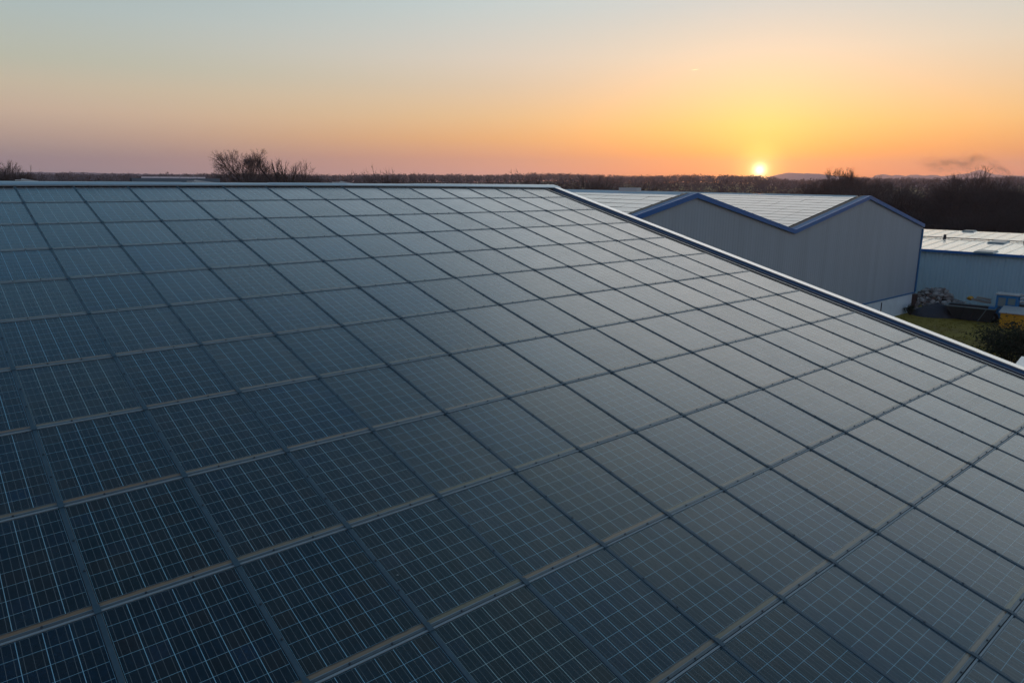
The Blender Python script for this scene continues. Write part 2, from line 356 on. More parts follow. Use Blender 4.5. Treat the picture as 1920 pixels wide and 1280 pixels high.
fe = [P(A0+.2,e0,-.25), P(15.5,e0,-.25)]; be = [back(15.5,bk-.4,-.3), back(A0+.2,bk-.4,-.3)]
def gr(v): return Vector((v.x, v.y, 0))
rp = [back(A0+.2,0,-.3), back(15.5,0,-.3)]
m_.add([gr(fe[0]), gr(fe[1]), fe[1], fe[0]], [(0,1,2,3)]); m_.add([gr(be[0]), gr(be[1]), be[1], be[0]], [(0,1,2,3)])
m_.add([gr(fe[1]), gr(be[0]), be[0], rp[1], fe[1]], [(0,1,2,3,4)]); m_.add([gr(fe[0]), gr(be[1]), be[1], rp[0], fe[0]], [(0,1,2,3,4)])
m_.build('wall', M['clad'], hall, origin=hl)
# ridge cap: short lapped lengths of folded sheet
def jl_(i): return .135+.0017*(min(max(i, -3), 16)-6.8)**2
m_ = MB(); x = A0
k = 0
while x < 15.7:
    x2 = min(x+2.02, 15.78); h = 0.0 + 0.010*math.sin(k*2.3) + (0.012 if k % 2 else 0)
    h *= .35; ja, jb = jl_(x), jl_(x2)
    prof = [(0,.052), (0,.076), (-.010,.082), (-.125,.086+h), (-.125,.080+h), (-.012,.076), (-.006,.070), (-.006,.052)]
    m_.sweep(prof, lambda j, n, x=x: P(x-.03, ja+j, n), lambda j, n, x2=x2: P(x2, jb+j, n))
    m_.hexa([P(x-.03, ja-.126, .079+h), P(x2, jb-.126, .079+h), back(x2, .02, .070), back(x-.03, .02, .070), P(x-.03, ja-.126, .086+h), P(x2, jb-.126, .086+h), back(x2, .02, .088+h), back(x-.03, .02, .088+h)])
    m_.hexa([back(x-.03,.022,.070), back(x2,.022,.070), back(x2,.45,.02), back(x-.03,.45,.02), back(x-.03,.022,.088+h), back(x2,.022,.088+h), back(x2,.45,.04), back(x-.03,.45,.04)])
    x = x2; k += 1
m_.build('ridge_cap', M['cap'], hall, origin=hl)
m_ = MB()
for i in range(int(A0), 16):
    a, b = jl_(i)-.02, jl_(i+1)-.02
    m_.hexa([P(i,-.0,-.025), P(i,a,-.025), P(min(i+1,15.4),b,-.025), P(min(i+1,15.4),0,-.025), P(i,-.0,.070), P(i,a,.070), P(min(i+1,15.4),b,.070), P(min(i+1,15.4),0,.070)])
m_.build('ridge_gap_shade', M['black'], hall, origin=hl)  # black block stands in for the shade in the gap under the cap
# verge gutter along the right-hand edge
def vsweep(name, prof, mt, j0=0.03, j1=J1):
    q = MB(); q.sweep(prof, lambda i, n: P(i, j0, n), lambda i, n: P(i, j1, n)); return q.build(name, mt, hall, origin=hl)
vsweep('edge_flashing', [(14.985,.00),(14.985,.046),(15.020,.046),(15.024,.026),(15.045,.026),(15.049,.050),(15.105,.050),(15.110,.02),(15.150,.02),(15.150,.00)], M['black'])
vsweep('edge_flashing', [(15.052,.0505),(15.052,.0545),(15.085,.0545),(15.085,.0505)], M['rail'])
vsweep('gutter_lip', [(15.150,.00),(15.150,.034),(15.172,.034),(15.172,.00)], M['edge'])
vsweep('gutter', [(15.173,-.03),(15.173,.022),(15.178,.022),(15.20,-.045),(15.41,-.045),(15.425,.0),(15.430,.0),(15.430,-.03),(15.40,-.08),(15.2,-.08)], M['navy'])
vsweep('gutter_lip', [(15.431,-.02),(15.431,.010),(15.446,.010),(15.446,-.02)], M['edge'])
vsweep('gutter', [(15.447,-.02),(15.447,-.004),(15.470,-.004),(15.470,-.02)], M['navy'])
vsweep('verge_upstand', [(15.471,-.03),(15.474,.071),(15.50,.071),(15.50,-.03)], M['blue_face'])
# white coping in lapped lengths with screws
m_ = MB(); j = 0.0; k = 0
jl = [0.0, 1.9, 4.15, 6.65, 9.73, 12.3, 15.2, J1]
for a, b in zip(jl[:-1], jl[1:]):
    h = .0025*(k % 2)
    m_.sweep([(15.462,.060),(15.462,.080+h),(15.70,.076+h),(15.712,.070),(15.712,-.16),(15.705,-.16),(15.705,.066),(15.475,.072)], lambda i, n, a=a: P(i, a-.01, n), lambda i, n, b=b: P(i, b, n)); k += 1
coping = m_.build('coping', M['cap_white'], hall, origin=hl)
screw = MB(); screw.tube((0,0,-.004), (0,0,.009), .014, .011, 6)
sc0 = screw.build('screw', M['bolt'])
slope_m = Matrix((di, -dj, nn)).transposed()
def put(o, i, j, n, parent, parent_mat):
    w = Matrix.Translation(P(i, j, n)) @ slope_m.to_4x4()
    o.parent = parent; o.matrix_local = parent_mat.inverted() @ w
first = True
hm = Matrix.Translation(hl)
for j in np.arange(.6, 15, 1.35):
    o = sc0 if first else sc0.copy()
    if not first: C.objects.link(o)
    first = False
    put(o, 15.56+.02*math.sin(j*9), float(j), .078, coping, hm)      # coping has its origin on the hall's
for o in coping.children: o.matrix_local = (Matrix.Translation(hl)).inverted() @ (hm @ o.matrix_local)
# little hoods on the far side of the ridge
for (px, w) in ((42, .42), (366, .62), (640, .45)):
    q = MB(); b = at_r(px, 349, 1.0)
    # place on the back slope 0.9 m behind the ridge
    d = ray(px, 346); n_ = up; p = O + d*((T0+up*0.9-O).dot(n_)/d.dot(n_)); i_ = (p-T0).dot(di)
    f = lambda a, bb, z: back(i_+a, .9+bb, z)
    q.add([f(0,0,.02), f(w,0,.02), f(w,.35,.02), f(0,.35,.02), f(0,0,.375), f(w,0,.30), f(w,.35,.30), f(0,.35,.375)], [(0,3,2,1),(4,5,6,7),(0,1,5,4),(1,2,6,5),(2,3,7,6),(3,0,4,7)])
    q.box(back(i_-.03, 1.075, .385), (.10,.42,.02), (di, up, Z))
    q.build('roof_vent', M['vent'], hall, origin=hl)

# solar panels -------------------------------------------------------------------
gx, gy0, gy1 = .484, -.648, .648
q = MB(); q.box((0, 0, 0), (2*gx, gy1-gy0, .008)); glass0 = q.build('solar_module', M['cells'])
q = MB()
q.box((0, gy1+.0095, -.002), (2*gx+.012, .017, .028)); q.box((0, gy0-.005, -.006), (2*gx+.012, .008, .026))
q.box((-gx-.005, 0, -.006), (.008, gy1-gy0, .026)); q.box((gx+.005, 0, -.006), (.008, gy1-gy0, .026))
frame0 = q.build('frame', M['frame'], glass0)
first = True; used_i = set(); used_j = set(); npan = 0
for j in range(0, 16):
    for i in range(-9, 15):
        pts = [pix(P(i+a, j+b)) for a in (0, .5, 1) for b in (0, .5, 1)]
        if not any(p and -280 < p[0] < 2230 and p[1] < 1540 for p in pts): continue
        if first: o = glass0; first = False; fr = frame0
        else:
            o = glass0.copy(); C.objects.link(o); fr = frame0.copy(); C.objects.link(fr); fr.parent = o
        tilt = Matrix.Rotation(R(random.gauss(0, .13)), 4, 'X') @ Matrix.Rotation(R(random.gauss(0, .13)), 4, 'Y')
        o.matrix_world = Matrix.Translation(P(i+.5, j+.5, .032)) @ slope_m.to_4x4() @ tilt
        row = 'ridge row' if j == 0 else f'{ORD[j]} row below the ridge'
        tag(o, f'dark solar panel in {row}, {ORD[14-i]} column from the gutter', 'solar panel', 'solar panels on the near roof')
        used_i.add(i); used_j.add(j); npan += 1
print('panels', npan)
jmax = max(used_j)+1; imin = min(used_i)
# strips running upslope and rails running across
q = MB(); q.box((0, 0, 0), (.046, .085, .008)); clamp0 = q.build('clamp_plate', M['strip'])
q = MB(); q.tube((0,0,-.004), (0,0,.009), .010, .008, 6); bolt0 = q.build('bolt', M['bolt'])
fc = fb = True
for i in range(imin, 15):
    q = MB(); n0 = .046
    q.sweep([(i-.018,.0),(i-.019,n0-.004),(i-.016,n0),(i+.016,n0),(i+.019,n0-.004),(i+.018,.0)], lambda a, n: P(a, .045, n), lambda a, n: P(a, jmax+.3, n))
    o = q.build('cover_strip', M['strip'], origin=P(i, 0, 0))
    c = 15-i
    lab = f'dark bolted strip running upslope between {ORD[c-1]} and {ORD[c]} panel columns from the gutter'
    tag(o, lab, 'cover strip', 'cover strips between panel columns')
    om = Matrix.Translation(P(i, 0, 0))
    for j in range(1, jmax+1):
        if not (pix(P(i, j)) and -40 < pix(P(i, j))[0] < 1960 and pix(P(i, j))[1] < 1310): continue
        k = clamp0 if fc else clamp0.copy()
        if not fc: C.objects.link(k)
        fc = False; put(k, i, j, n0+.004, o, om)
        for dy in (-.62, -.33):
            k = bolt0 if fb else bolt0.copy()
            if not fb: C.objects.link(k)
            fb = False; put(k, i+random.uniform(-.006,.006), j+dy, n0, o, om)
for j in range(1, jmax+1):
    q = MB(); n0 = .041
    q.sweep([(j-.0160,.0),(j-.0165,n0-.004),(j-.0150,n0),(j+.001,n0),(j+.0025,n0-.003),(j+.002,.0)], lambda b, n: P(imin-.2, b, n), lambda b, n: P(14.98, b, n))
    o = q.build('cross_rail', M['rail'], origin=P(0, j, 0)); om = Matrix.Translation(P(0, j, 0))
    ra = 'ridge row' if j == 1 else f'{ORD[j-1]}'
    tag(o, f'grey rail across the roof between the {ORD[j-1]} and {ORD[j]} panel rows from the ridge', 'roof rail', 'cross rails between panel rows')
    for i in range(imin, 15):
        for dx in (.33, .67):
            p = pix(P(i+dx, j))
            if not (p and -20 < p[0] < 1940 and p[1] < 1300): continue
            k = bolt0.copy(); C.objects.link(k); put(k, i+dx+random.uniform(-.01,.01), j-.007, n0, o, om)

# ------------------------------------------------------------------ zig-zag gabled hall beyond the gutter
Cb = ground(1712, 583)                       # foot of its right-hand corner
def wallp(x, y): return hit(x, y, Cb, up)
def al(p): return (p-Cb).dot(di)
pk1, vly, pk2, eav = (wallp(*p) for p in ((1303,366), (1487,434), (1628,370), (1730,423)))
prof2 = [(-36.5, vly.z), (al(pk1), pk1.z), (al(vly), vly.z), (al(pk2), pk2.z), (al(eav), eav.z)]
prof2[0] = (2*prof2[1][0]-prof2[2][0]-1.5, vly.z-.3)
ex = prof2[-1][0]
zc = wallp(1716, 547).z                      # foot of the cladding
def top2(a):
    for (a0, z0), (a1, z1) in zip(prof2[:-1], prof2[1:]):
        if a <= a1+1e-6: return z0+(z1-z0)*(a-a0)/(a1-a0)
    return prof2[-1][1]
h2 = empty('zigzag_gable_hall', Vector((Cb.x, Cb.y, 0))); l2 = h2.location
tag(h2, 'grey clad hall with zigzag gables and bright blue roof edges behind the gutter', 'hall')
def q2(a, b, z): return Vector((Cb.x, Cb.y, 0)) + di*a + up*b + Z*z
# ribbed cladding: shallow trapezoid ribs, one sheet
m_ = MB(); a = prof2[0][0]; xs = []
while a < ex-.02:
    xs += [(a,0), (a+.11,0), (a+.128,-.006), (a+.222,-.006)]; a += .24
xs.append((ex, 0)); xs += [(p[0], 0) for p in prof2[1:-1]]; xs.sort()
vs = []
for (a, d) in xs: vs += [q2(a, d-.02, zc), q2(a, d-.02, top2(a)-.05)]
m_.add(vs, [(2*k, 2*k+2, 2*k+3, 2*k+1) for k in range(len(xs)-1)])
m_.build('gable_wall', M['clad'], h2, origin=l2)
m_ = MB()
Lb = 62.0
m_.add([q2(ex,0,0), q2(ex,Lb,0), q2(ex,Lb,eav.z), q2(ex,0,eav.z)], [(0,1,2,3)])
lb = prof2[0]; m_.add([q2(lb[0],0,0), q2(lb[0],Lb,0), q2(lb[0],Lb,lb[1]), q2(lb[0],0,lb[1])], [(3,2,1,0)])
m_.add([q2(a, Lb, z) for a, z in prof2]+[q2(ex,Lb,0), q2(lb[0],Lb,0)], [tuple(range(len(prof2)+2))])
m_.build('side_wall', M['clad'], h2, origin=l2)
m_ = MB(); m_.box(q2((ex+lb[0])/2, .06, (zc-.06)/2), (ex-lb[0]-.04, .14, zc-.06), (di, up, Z))
m_.build('plinth', M['plinth'], h2, origin=l2)
m_ = MB(); m_.box(q2((ex+lb[0])/2, -.035, zc-.02), (ex-lb[0]-.02, .06, .09), (di, up, Z)); m_.build('drip_trim', M['royal_lit'], h2, origin=l2)
m_ = MB(); m_.box(q2(ex-.06, -.08, (zc+eav.z)/2-.1), (.14, .08, eav.z-zc-.3), (di, up, Z)); m_.build('corner_trim', M['royal_lit'], h2, origin=l2)
m_ = MB(); m_.box(q2(ex-.10, -.09, zc/2-.05), (.42, .30, zc-.12), (di, up, Z)); m_.build('corner_post', M['brown'], h2, origin=l2)
m_ = MB(); m_.box(q2(-5.9, -.035, (zc-.2)/2), (.03, .06, zc-.2), (di, up, Z)); m_.build('panel_joint', M['black'], h2, origin=l2)
# roof slopes
BACKZ = .55
for k, ((a0, z0), (a1, z1)) in enumerate(zip(prof2[:-1], prof2[1:])):
    m_ = MB(); m_.hexa([q2(a0,.10,z0-.15), q2(a1,.10,z1-.15), q2(a1,Lb,z1-.15+BACKZ), q2(a0,Lb,z0-.15+BACKZ), q2(a0,.10,z0-.02), q2(a1,.10,z1-.02), q2(a1,Lb,z1-.02+BACKZ), q2(a0,Lb,z0-.02+BACKZ)])
    m_.build('roof_slope', M['deck'], h2, origin=l2)
# blue verge boards: a tall board with a sloping top sheet behind it
for k, ((a0, z0), (a1, z1)) in enumerate(zip(prof2[:-1], prof2[1:])):
    s0 = .0 if k else 0; m_ = MB()
    hgt = .20
    m_.hexa([q2(a0,-.16,z0-hgt+.08), q2(a1,-.16,z1-hgt+.08), q2(a1,-.06,z1-hgt+.08), q2(a0,-.06,z0-hgt+.08), q2(a0,-.16,z0+.11), q2(a1,-.16,z1+.11), q2(a1,-.06,z1+.11), q2(a0,-.06,z0+.11)])
    m_.build('verge_board', M['royal'], h2, origin=l2)
    m_ = MB()
    m_.hexa([q2(a0,-.055,z0-.05), q2(a1,-.055,z1-.05), q2(a1,.30,z1-.0), q2(a0,.30,z0-.0), q2(a0,-.055,z0+.107), q2(a1,-.055,z1+.107), q2(a1,.30,z1+.095), q2(a0,.30,z0+.095)])
    m_.build('verge_sheet', M['royal_lit'], h2, origin=l2)
    m_ = MB()
    m_.hexa([q2(a0,.305,z0-.0), q2(a1,.305,z1-.0), q2(a1,.48,z1-.0), q2(a0,.48,z0-.0), q2(a0,.305,z0+.10), q2(a1,.305,z1+.10), q2(a1,.48,z1+.11), q2(a0,.48,z0+.11)])
    m_.build('verge_gutter', M['black'], h2, origin=l2)
# ridge caps
for a, z in (prof2[1], prof2[3]):
    m_ = MB(); m_.hexa([q2(a-.25,.7,z-.0), q2(a+.25,.7,z-.0), q2(a+.25,Lb,z+BACKZ), q2(a-.25,Lb,z+BACKZ), q2(a-.05,.7,z+.10), q2(a+.05,.7,z+.10), q2(a+.05,Lb,z+.10+BACKZ), q2(a-.05,Lb,z+.10+BACKZ)])
    m_.build('ridge_cap', M['cap'], h2, origin=l2)
# roof light on the left slope
# solar sheets over the left-facing slopes: one mass of small panels each
def far_cells():
    m = bpy.data.materials.new('far_cells'); m.use_nodes = True; t = m.node_tree; b = t.nodes['Principled BSDF']
    g_ = N(t, 'ShaderNodeNewGeometry')
    c = ramp(t, g_.outputs['Random Per Island'], [(0, (0.014,0.020,0.030)), (1, (0.030,0.032,0.034))])
    t.links.new(c, b.inputs['Base Color']); b.inputs['Roughness'].default_value = 0.22; b.inputs['IOR'].default_value = 1.8; b.inputs['Coat Weight'].default_value = 1.0; b.inputs['Coat Roughness'].default_value = 0.2
    return m
M['far_cells'] = far_cells()
def array(a0, z0, a1, z1, label, b0=.72, b1=Lb-.3, pa=.70, pb=1.354):
    L = math.hypot(a1-a0, z1-z0); na_ = int(L/pa); nb_ = int((b1-b0)/pb); v = []; f = []
    e1 = (di*(a1-a0)+Z*(z1-z0))/L; e2 = (up+Z*(BACKZ/Lb)).normalized(); e3 = e1.cross(e2).normalized()
    for i in range(na_):
        for j in range(nb_):
            o_ = q2(a0, b0, z0+BACKZ*b0/Lb)+e1*((i+.5)*L/na_)+e2*((j+.5)*pb)
            n1 = (e3+e1*random.gauss(0,.004)+e2*random.gauss(0,.004))
            w, h = L/na_*.5-.035, pb*.5-.006
            k = len(v)
            for sa, sb in ((-1,-1),(1,-1),(1,1),(-1,1)):
                d = e1*(sa*w)+e2*(sb*h); v.append(tuple(o_+d+e3*(.05-(d.dot(n1)-0))))
            f.append((k,k+1,k+2,k+3))
    o = fast_mesh('solar_array', v, f, M['far_cells'])
    return tag(o, label, 'solar array', kind='stuff')
array(*prof2[0], *prof2[1], 'solar panel rows on the zigzag hall, slope left of its first peak')
array(*prof2[2], *prof2[3], 'solar panel rows on the zigzag hall, slope between its two peaks')
a_ = prof2[3][0]-.5; p = hit(1181, 356, q2(a_, 0, 0), di); b_ = (p-q2(0,0,0)).dot(up)
q = MB(); q.box(q2(a_, b_, p.z-.1), (.6, 1.9, .55), (di, up, Z)); q.build('roof_light', M['vent'], h2, origin=l2)

# ------------------------------------------------------------------ low hall with pale roof
B3 = ground(1800, 573)
def w3(x, y): return hit(x, y, B3, di)
e3l, e3r = w3(1728, 466), w3(1920, 480)
h3 = empty('pale_roof_hall', Vector((B3.x, B3.y, 0))); l3 = h3.location
tag(h3, 'low hall with blue ribbed wall and pale roof at the right edge', 'hall')
def q3(a, b, z): return Vector((B3.x, B3.y, 0)) + di*a + up*b + Z*z
ez = (e3l.z+e3r.z)/2; b3a, b3b = -26.0, (e3l-B3).dot(up)+30
W3 = 12.0
rz = hit(1826, 435, q3(W3, 0, 0), di).z
print('hall3', B3, ez, rz, e3l.z, e3r.z)
m_ = MB(); xs = []; b = b3a
while b < b3b: xs += [(b,0), (b+.13,0), (b+.15,.035), (b+.23,.035)]; b += .25
vs = []
for b, d in xs: vs += [q3(d-.0, b, 0), q3(d-.0, b, ez-.05)]
m_.add(vs, [(2*k, 2*k+2, 2*k+3, 2*k+1) for k in range(len(xs)-1)])
m_.build('ribbed_wall', M['clad_blue'], h3, origin=l3)
m_ = MB(); m_.add([q3(0,b3a,0), q3(2*W3,b3a,0), q3(2*W3,b3a,ez), q3(W3,b3a,rz-.1), q3(0,b3a,ez-.05)], [(0,1,2,3,4)])
m_.add([q3(0,b3b,0), q3(2*W3,b3b,0), q3(2*W3,b3b,ez), q3(W3,b3b,rz-.1), q3(0,b3b,ez-.05)], [(4,3,2,1,0)]); m_.build('end_wall', M['clad_blue'], h3, origin=l3)
def roof3(a, b, n=0.0): return q3(a, b, ez+(rz-ez)*(a/W3 if a < W3 else 2-a/W3)+n)
m_ = MB()
m_.hexa([roof3(-.25,b3a,-.04), roof3(W3,b3a,-.04), roof3(W3,b3b,-.04), roof3(-.25,b3b,-.04), roof3(-.25,b3a,.06), roof3(W3,b3a,.06), roof3(W3,b3b,.06), roof3(-.25,b3b,.06)])
m_.hexa([roof3(W3+.002,b3a,-.04), roof3(2*W3,b3a,-.04), roof3(2*W3,b3b,-.04), roof3(W3+.002,b3b,-.04), roof3(W3+.002,b3a,.06), roof3(2*W3,b3a,.06), roof3(2*W3,b3b,.06), roof3(W3+.002,b3b,.06)])
b = b3a+.5
while b < b3b-.5:                                # standing seams
    m_.hexa([roof3(-.24,b-.03,.062), roof3(W3-.1,b-.03,.062), roof3(W3-.1,b+.03,.062), roof3(-.24,b+.03,.062), roof3(-.24,b-.02,.10), roof3(W3-.1,b-.02,.10), roof3(W3-.1,b+.02,.10), roof3(-.24,b+.02,.10)]); b += 1.0
m_.build('roof', M['pale_roof'], h3, origin=l3)
m_ = MB(); m_.hexa([roof3(-.33,b3a,-.12), roof3(-.255,b3a,-.12), roof3(-.255,b3b,-.12), roof3(-.33,b3b,-.12), roof3(-.33,b3a,.05), roof3(-.255,b3a,.05), roof3(-.255,b3b,.05), roof3(-.33,b3b,.05)])
m_.build('eave_gutter', M['royal'], h3, origin=l3)
def on_roof3(x, y):
    n = (roof3(W3,0)-roof3(0,0)).cross(up).normalized(); p = hit(x, y, roof3(0,0,.06), n); v = p-q3(0,0,0); return v.dot(di), v.dot(up)
for (x, y, da_, db_) in ((1872, 455, .75, .62), (1848, 473, .6, .7), (1818, 434, .5, .5)):
    a, b = on_roof3(x, y); q = MB()
    q.hexa([roof3(a-da_,b-db_,.06), roof3(a+da_,b-db_,.06), roof3(a+da_,b+db_,.06), roof3(a-da_,b+db_,.06), roof3(a-da_+.1,b-db_+.1,.17), roof3(a+da_-.1,b-db_+.1,.17), roof3(a+da_-.1,b+db_-.1,.17), roof3(a-da_+.1,b+db_-.1,.17)])
    q.build('skylight', M['skylight'], h3, origin=l3)
a, b = on_roof3(1830, 450)
q = MB(); q.hexa([roof3(a-.05,b3a+1,.11), roof3(a+.05,b3a+1,.11), roof3(a+.05,b3b-1,.11), roof3(a-.05,b3b-1,.11), roof3(a-.03,b3a+1,.17), roof3(a+.03,b3a+1,.17), roof3(a+.03,b3b-1,.17), roof3(a-.03,b3b-1,.17)])
rl = q.build('safety_line', M['black'], h3, origin=l3)
for x in (1771, 1918):
    a_, b = on_roof3(x, 447+(x-1771)*.065); q = MB(); q.tube(roof3(a, b, .06), roof3(a, b, .40), .13, .10, 8); q.build('anchor_post', M['black'], h3, origin=l3)

# ------------------------------------------------------------------ low halls beyond the ridge at left
def far_hall(x0, x1, yt, r, depth, roofx, label, d2=0.0):
    pa, pb = at_r(x0, yt, r), at_r(x1, yt, r)
    ax = Vector((pb.x-pa.x, pb.y-pa.y, 0)); L = ax.length; ax /= L; ay = Vector((-ax.y, ax.x, 0)); zt = (pa.z+pb.z)/2
    h = empty('low_grey_hall', Vector((pa.x, pa.y, 0))); tag(h, label, 'hall'); o_ = h.location
    q = MB(); q.box(o_+ax*(L/2)+ay*(depth/2)+Z*(zt/2), (L, depth, zt), (ax, ay, Z)); w = q.build('wall', M['far_wall'], h, origin=o_)
    if roofx:
        r0, r1 = (roofx[0]-x0)/(x1-x0)*L, (roofx[1]-x0)/(x1-x0)*L
        q = MB(); q.box(o_+ax*((r0+r1)/2)+ay*(depth/2+.5)+Z*(zt+.10), (r1-r0, depth-2, .20), (ax, ay, Z)); q.build('roof', M['cap_white'], h, origin=o_)
    q = MB(); q.box(o_+ax*.12-ay*.05+Z*(zt-.6), (.16, .08, 1.2), (ax, ay, Z)); q.build('downpipe', M['bolt'], h, origin=o_)
    return h
far_hall(243, 412, 334.5, 95, 20, (263, 385), 'low grey hall with a thin white roof line beyond the ridge')
far_hall(176, 241, 339.0, 80, 12, None, 'small flat grey hall left of the white roofed one beyond the ridge')

# ------------------------------------------------------------------ yard things
def icos(sub):
    bm = bmesh.new(); bmesh.ops.create_icosphere(bm, subdivisions=sub, radius=1.0)
    v = np.array([p.co[:] for p in bm.verts]); f = np.array([[p.index for p in fa.verts] for fa in bm.faces]); bm.free(); return v, f
IV, IF = icos(2); IV1, IF1 = icos(1)
def rockv(sz, seed):
    r_ = np.random.default_rng(seed); d = r_.normal(size=(7, 3)); d /= np.linalg.norm(d, axis=1)[:, None]
    lim = r_.uniform(.55, .9, 7); v = IV.copy()
    for q_, l_ in zip(d, lim):
        h_ = v@q_; v -= np.maximum(h_-l_, 0)[:, None]*q_
    a = r_.uniform(0, 6.28); ca, sa = math.cos(a), math.sin(a)
    v = v*np.array(sz)*r_.uniform(.8, 1.2, 3)
    return v@np.array([[ca, sa, 0], [-sa, ca, 0], [0, 0, 1]])
pL, pR = ground(1716, 588), ground(1848, 597)
pax = (pR-pL); PL_ = pax.length; pax /= PL_; pay = Vector((-pax.y, pax.x, 0))
Vr, Fr = [], []; nb = 0
def heap(t): return 1.75*max(0.0, 1-((t-.30)/.42)**2)**.8 if t < .55 else .95-1.3*(t-.55)
for k in range(1100):
    t = random.random(); dd = random.uniform(-1, 1); hh = heap(t)*(1-dd*dd)
    c = pL + pax*(t*PL_) + pay*(1.9+dd*1.7); s_ = random.uniform(.08, .20)
    v = rockv((s_*1.3, s_, s_*.8), k) + np.array([c.x, c.y, hh*random.uniform(.75, 1.0)])
    Vr.append(v); Fr.append(IF+nb); nb += len(v)
o = fast_mesh('rubble_pile', np.concatenate(Vr), np.concatenate(Fr), M['rock']); tag(o, 'heap of grey broken stones against the blue ribbed wall', 'rubble', kind='stuff')
q = MB(); base = pL + pax*1.3 - pay*.2                                            # dark gravel mound
nr, ns = 10, 28; vs = []
for r_ in range(nr+1):
    for s_ in range(ns):
        rr = r_/nr; a = 2*math.pi*s_/ns; wob = 1+.12*math.sin(3*a+1)+.05*random.uniform(-1,1)
        p = base+pax*(math.cos(a)*rr*1.9*wob)+pay*(math.sin(a)*rr*1.2*wob); z = .95*(1-rr)**.9 + random.uniform(-.03,.03)*(rr < 1)
        vs.append(Vector((p.x, p.y, max(z, -.02) if rr < 1 else -.03)))
q.add(vs, [(r_*ns+s_, r_*ns+(s_+1) % ns, (r_+1)*ns+(s_+1) % ns, (r_+1)*ns+s_) for r_ in range(nr) for s_ in range(ns)])
o = q.build('gravel_mound', M['gravel'], smooth=True); tag(o, 'smooth dark grey gravel mound in front of the stone heap', 'gravel mound')
# open skip
s0, s1 = ground(1772, 597), ground(1862, 607); sx_ = (s1-s0); SLn = sx_.length; sx_ /= SLn; sy_ = Vector((-sx_.y, sx_.x, 0))
sk = empty('open_skip', s0.copy()); tag(sk, 'dark open skip with grey rim between stone heap and blue cab', 'skip')
def qs(a, b, z): return s0+sx_*a+sy_*b+Z*z
q = MB()
wv = [qs(.5,.1,.05), qs(SLn-.2,.1,.05), qs(SLn-.2,1.3,.05), qs(.5,1.3,.05), qs(-.1,-.05,.95), qs(SLn,-.05,.95), qs(SLn,1.45,.95), qs(-.1,1.45,.95)]
q.add(wv, [(0,1,2,3), (0,4,5,1), (1,5,6,2), (2,6,7,3), (3,7,4,0)]); q.build('tub', M['skip'], sk, origin=s0)
q = MB()
for a, b in ((4,5), (5,6), (6,7), (7,4)):
    q.tube(wv[a], wv[b], .05, .05, 6)
q.build('rim', M['skip_rim'], sk, origin=s0)
for t in (.25, .5, .75):
    q = MB(); q.tube(qs(.4+(SLn-.8)*t,-.02,.05), qs(.1+(SLn-.3)*t+.35,-.10,.92), .035, .035, 5); q.build('rib', M['skip_rim'] if t > .6 else M['skip'], sk, origin=s0)
# blue machine
c0 = ground(1849, 603); cx_ = sx_; cy_ = sy_
mc = empty('blue_machine', c0.copy()); tag(mc, 'small blue machine with upright cab and pale roof beside the skip', 'work machine')
def qc(a, b, z): return c0+cx_*a+cy_*b+Z*z
def cbox(name, a, b, z, d, mt, par=mc): q = MB(); q.box(qc(a,b,z), d, (cx_, cy_, Z)); return q.build(name, mt, par, origin=c0)
cbox('body', .95, .6, .62, (1.25, 1.0, .62), M['cab']); cbox('hood', .22, .55, .68, (.48, .7, .66), M['cab'])
q = MB()
for a, b in ((.42,.12), (1.52,.12), (1.52,1.08), (.42,1.08), (.98,.12)): q.box(qc(a,b,1.40), (.12,.1,.98), (cx_,cy_,Z))
q.box(qc(1.28,.12,1.10), (.50,.09,.36), (cx_,cy_,Z)); q.box(qc(.98,1.08,1.25), (1.1,.05,.6), (cx_,cy_,Z)); q.box(qc(1.52,.6,1.25), (.06,1.0,.6), (cx_,cy_,Z)); q.box(qc(.98,.11,1.82), (1.2,.09,.16), (cx_,cy_,Z))
q.box(qc(.98,.10,1.33), (.12,.07,.84), (cx_,cy_,Z))
q.build('cab', M['cab'], mc, origin=c0)
cbox('window', 1.26, .13, 1.51, (.44,.03,.44), M['glass']); cbox('window', .70, .13, 1.45, (.42,.03,.6), M['skylight'])
q = MB(); q.box(qc(.97,.6,1.95), (1.35,1.2,.07), (cx_,cy_,Z)); q.build('cab_roof', M['lid'], mc, origin=c0)
for a, b in ((.32,.02), (1.35,.02), (.32,1.1), (1.35,1.1)):
    q = MB(); q.tube(qc(a,b-.10,.34), qc(a,b+.12,.34), .34, .34, 16); w = q.build('wheel', M['tyre'], mc, origin=c0)
    q = MB(); q.tube(qc(a,b-.13,.34), qc(a,b-.101,.34), .15, .17, 12); r_ = q.build('rim', M['skip_rim'], None); r_.parent = w; r_.matrix_local = Matrix.Translation(-c0)
# yellow hut
y0 = ground(1872, 614); yx, yy = sx_, sy_
yh = empty('yellow_hut', y0.copy()); tag(yh, 'low yellow site box with pale flat lid and dark hole', 'site box')
def qy(a, b, z): return y0+yx*a+yy*b+Z*z
q = MB(); q.box(qy(1.5,.7,.50), (3.0,1.4,1.0), (yx,yy,Z)); q.build('body', M['yellow'], yh, origin=y0)
q = MB(); q.hexa([qy(-.12,-.12,1.0), qy(3.1,-.12,1.0), qy(3.1,1.5,1.0), qy(-.12,1.5,1.0), qy(-.10,-.10,1.06), qy(3.08,-.10,1.06), qy(3.05,1.45,1.30), qy(-.08,1.45,1.30)]); q.build('lid', M['lid'], yh, origin=y0)
q = MB(); q.tube(qy(.72,.004,.42), qy(.72,-.012,.42), .09, .09, 10); q.build('opening', M['black'], yh, origin=y0)
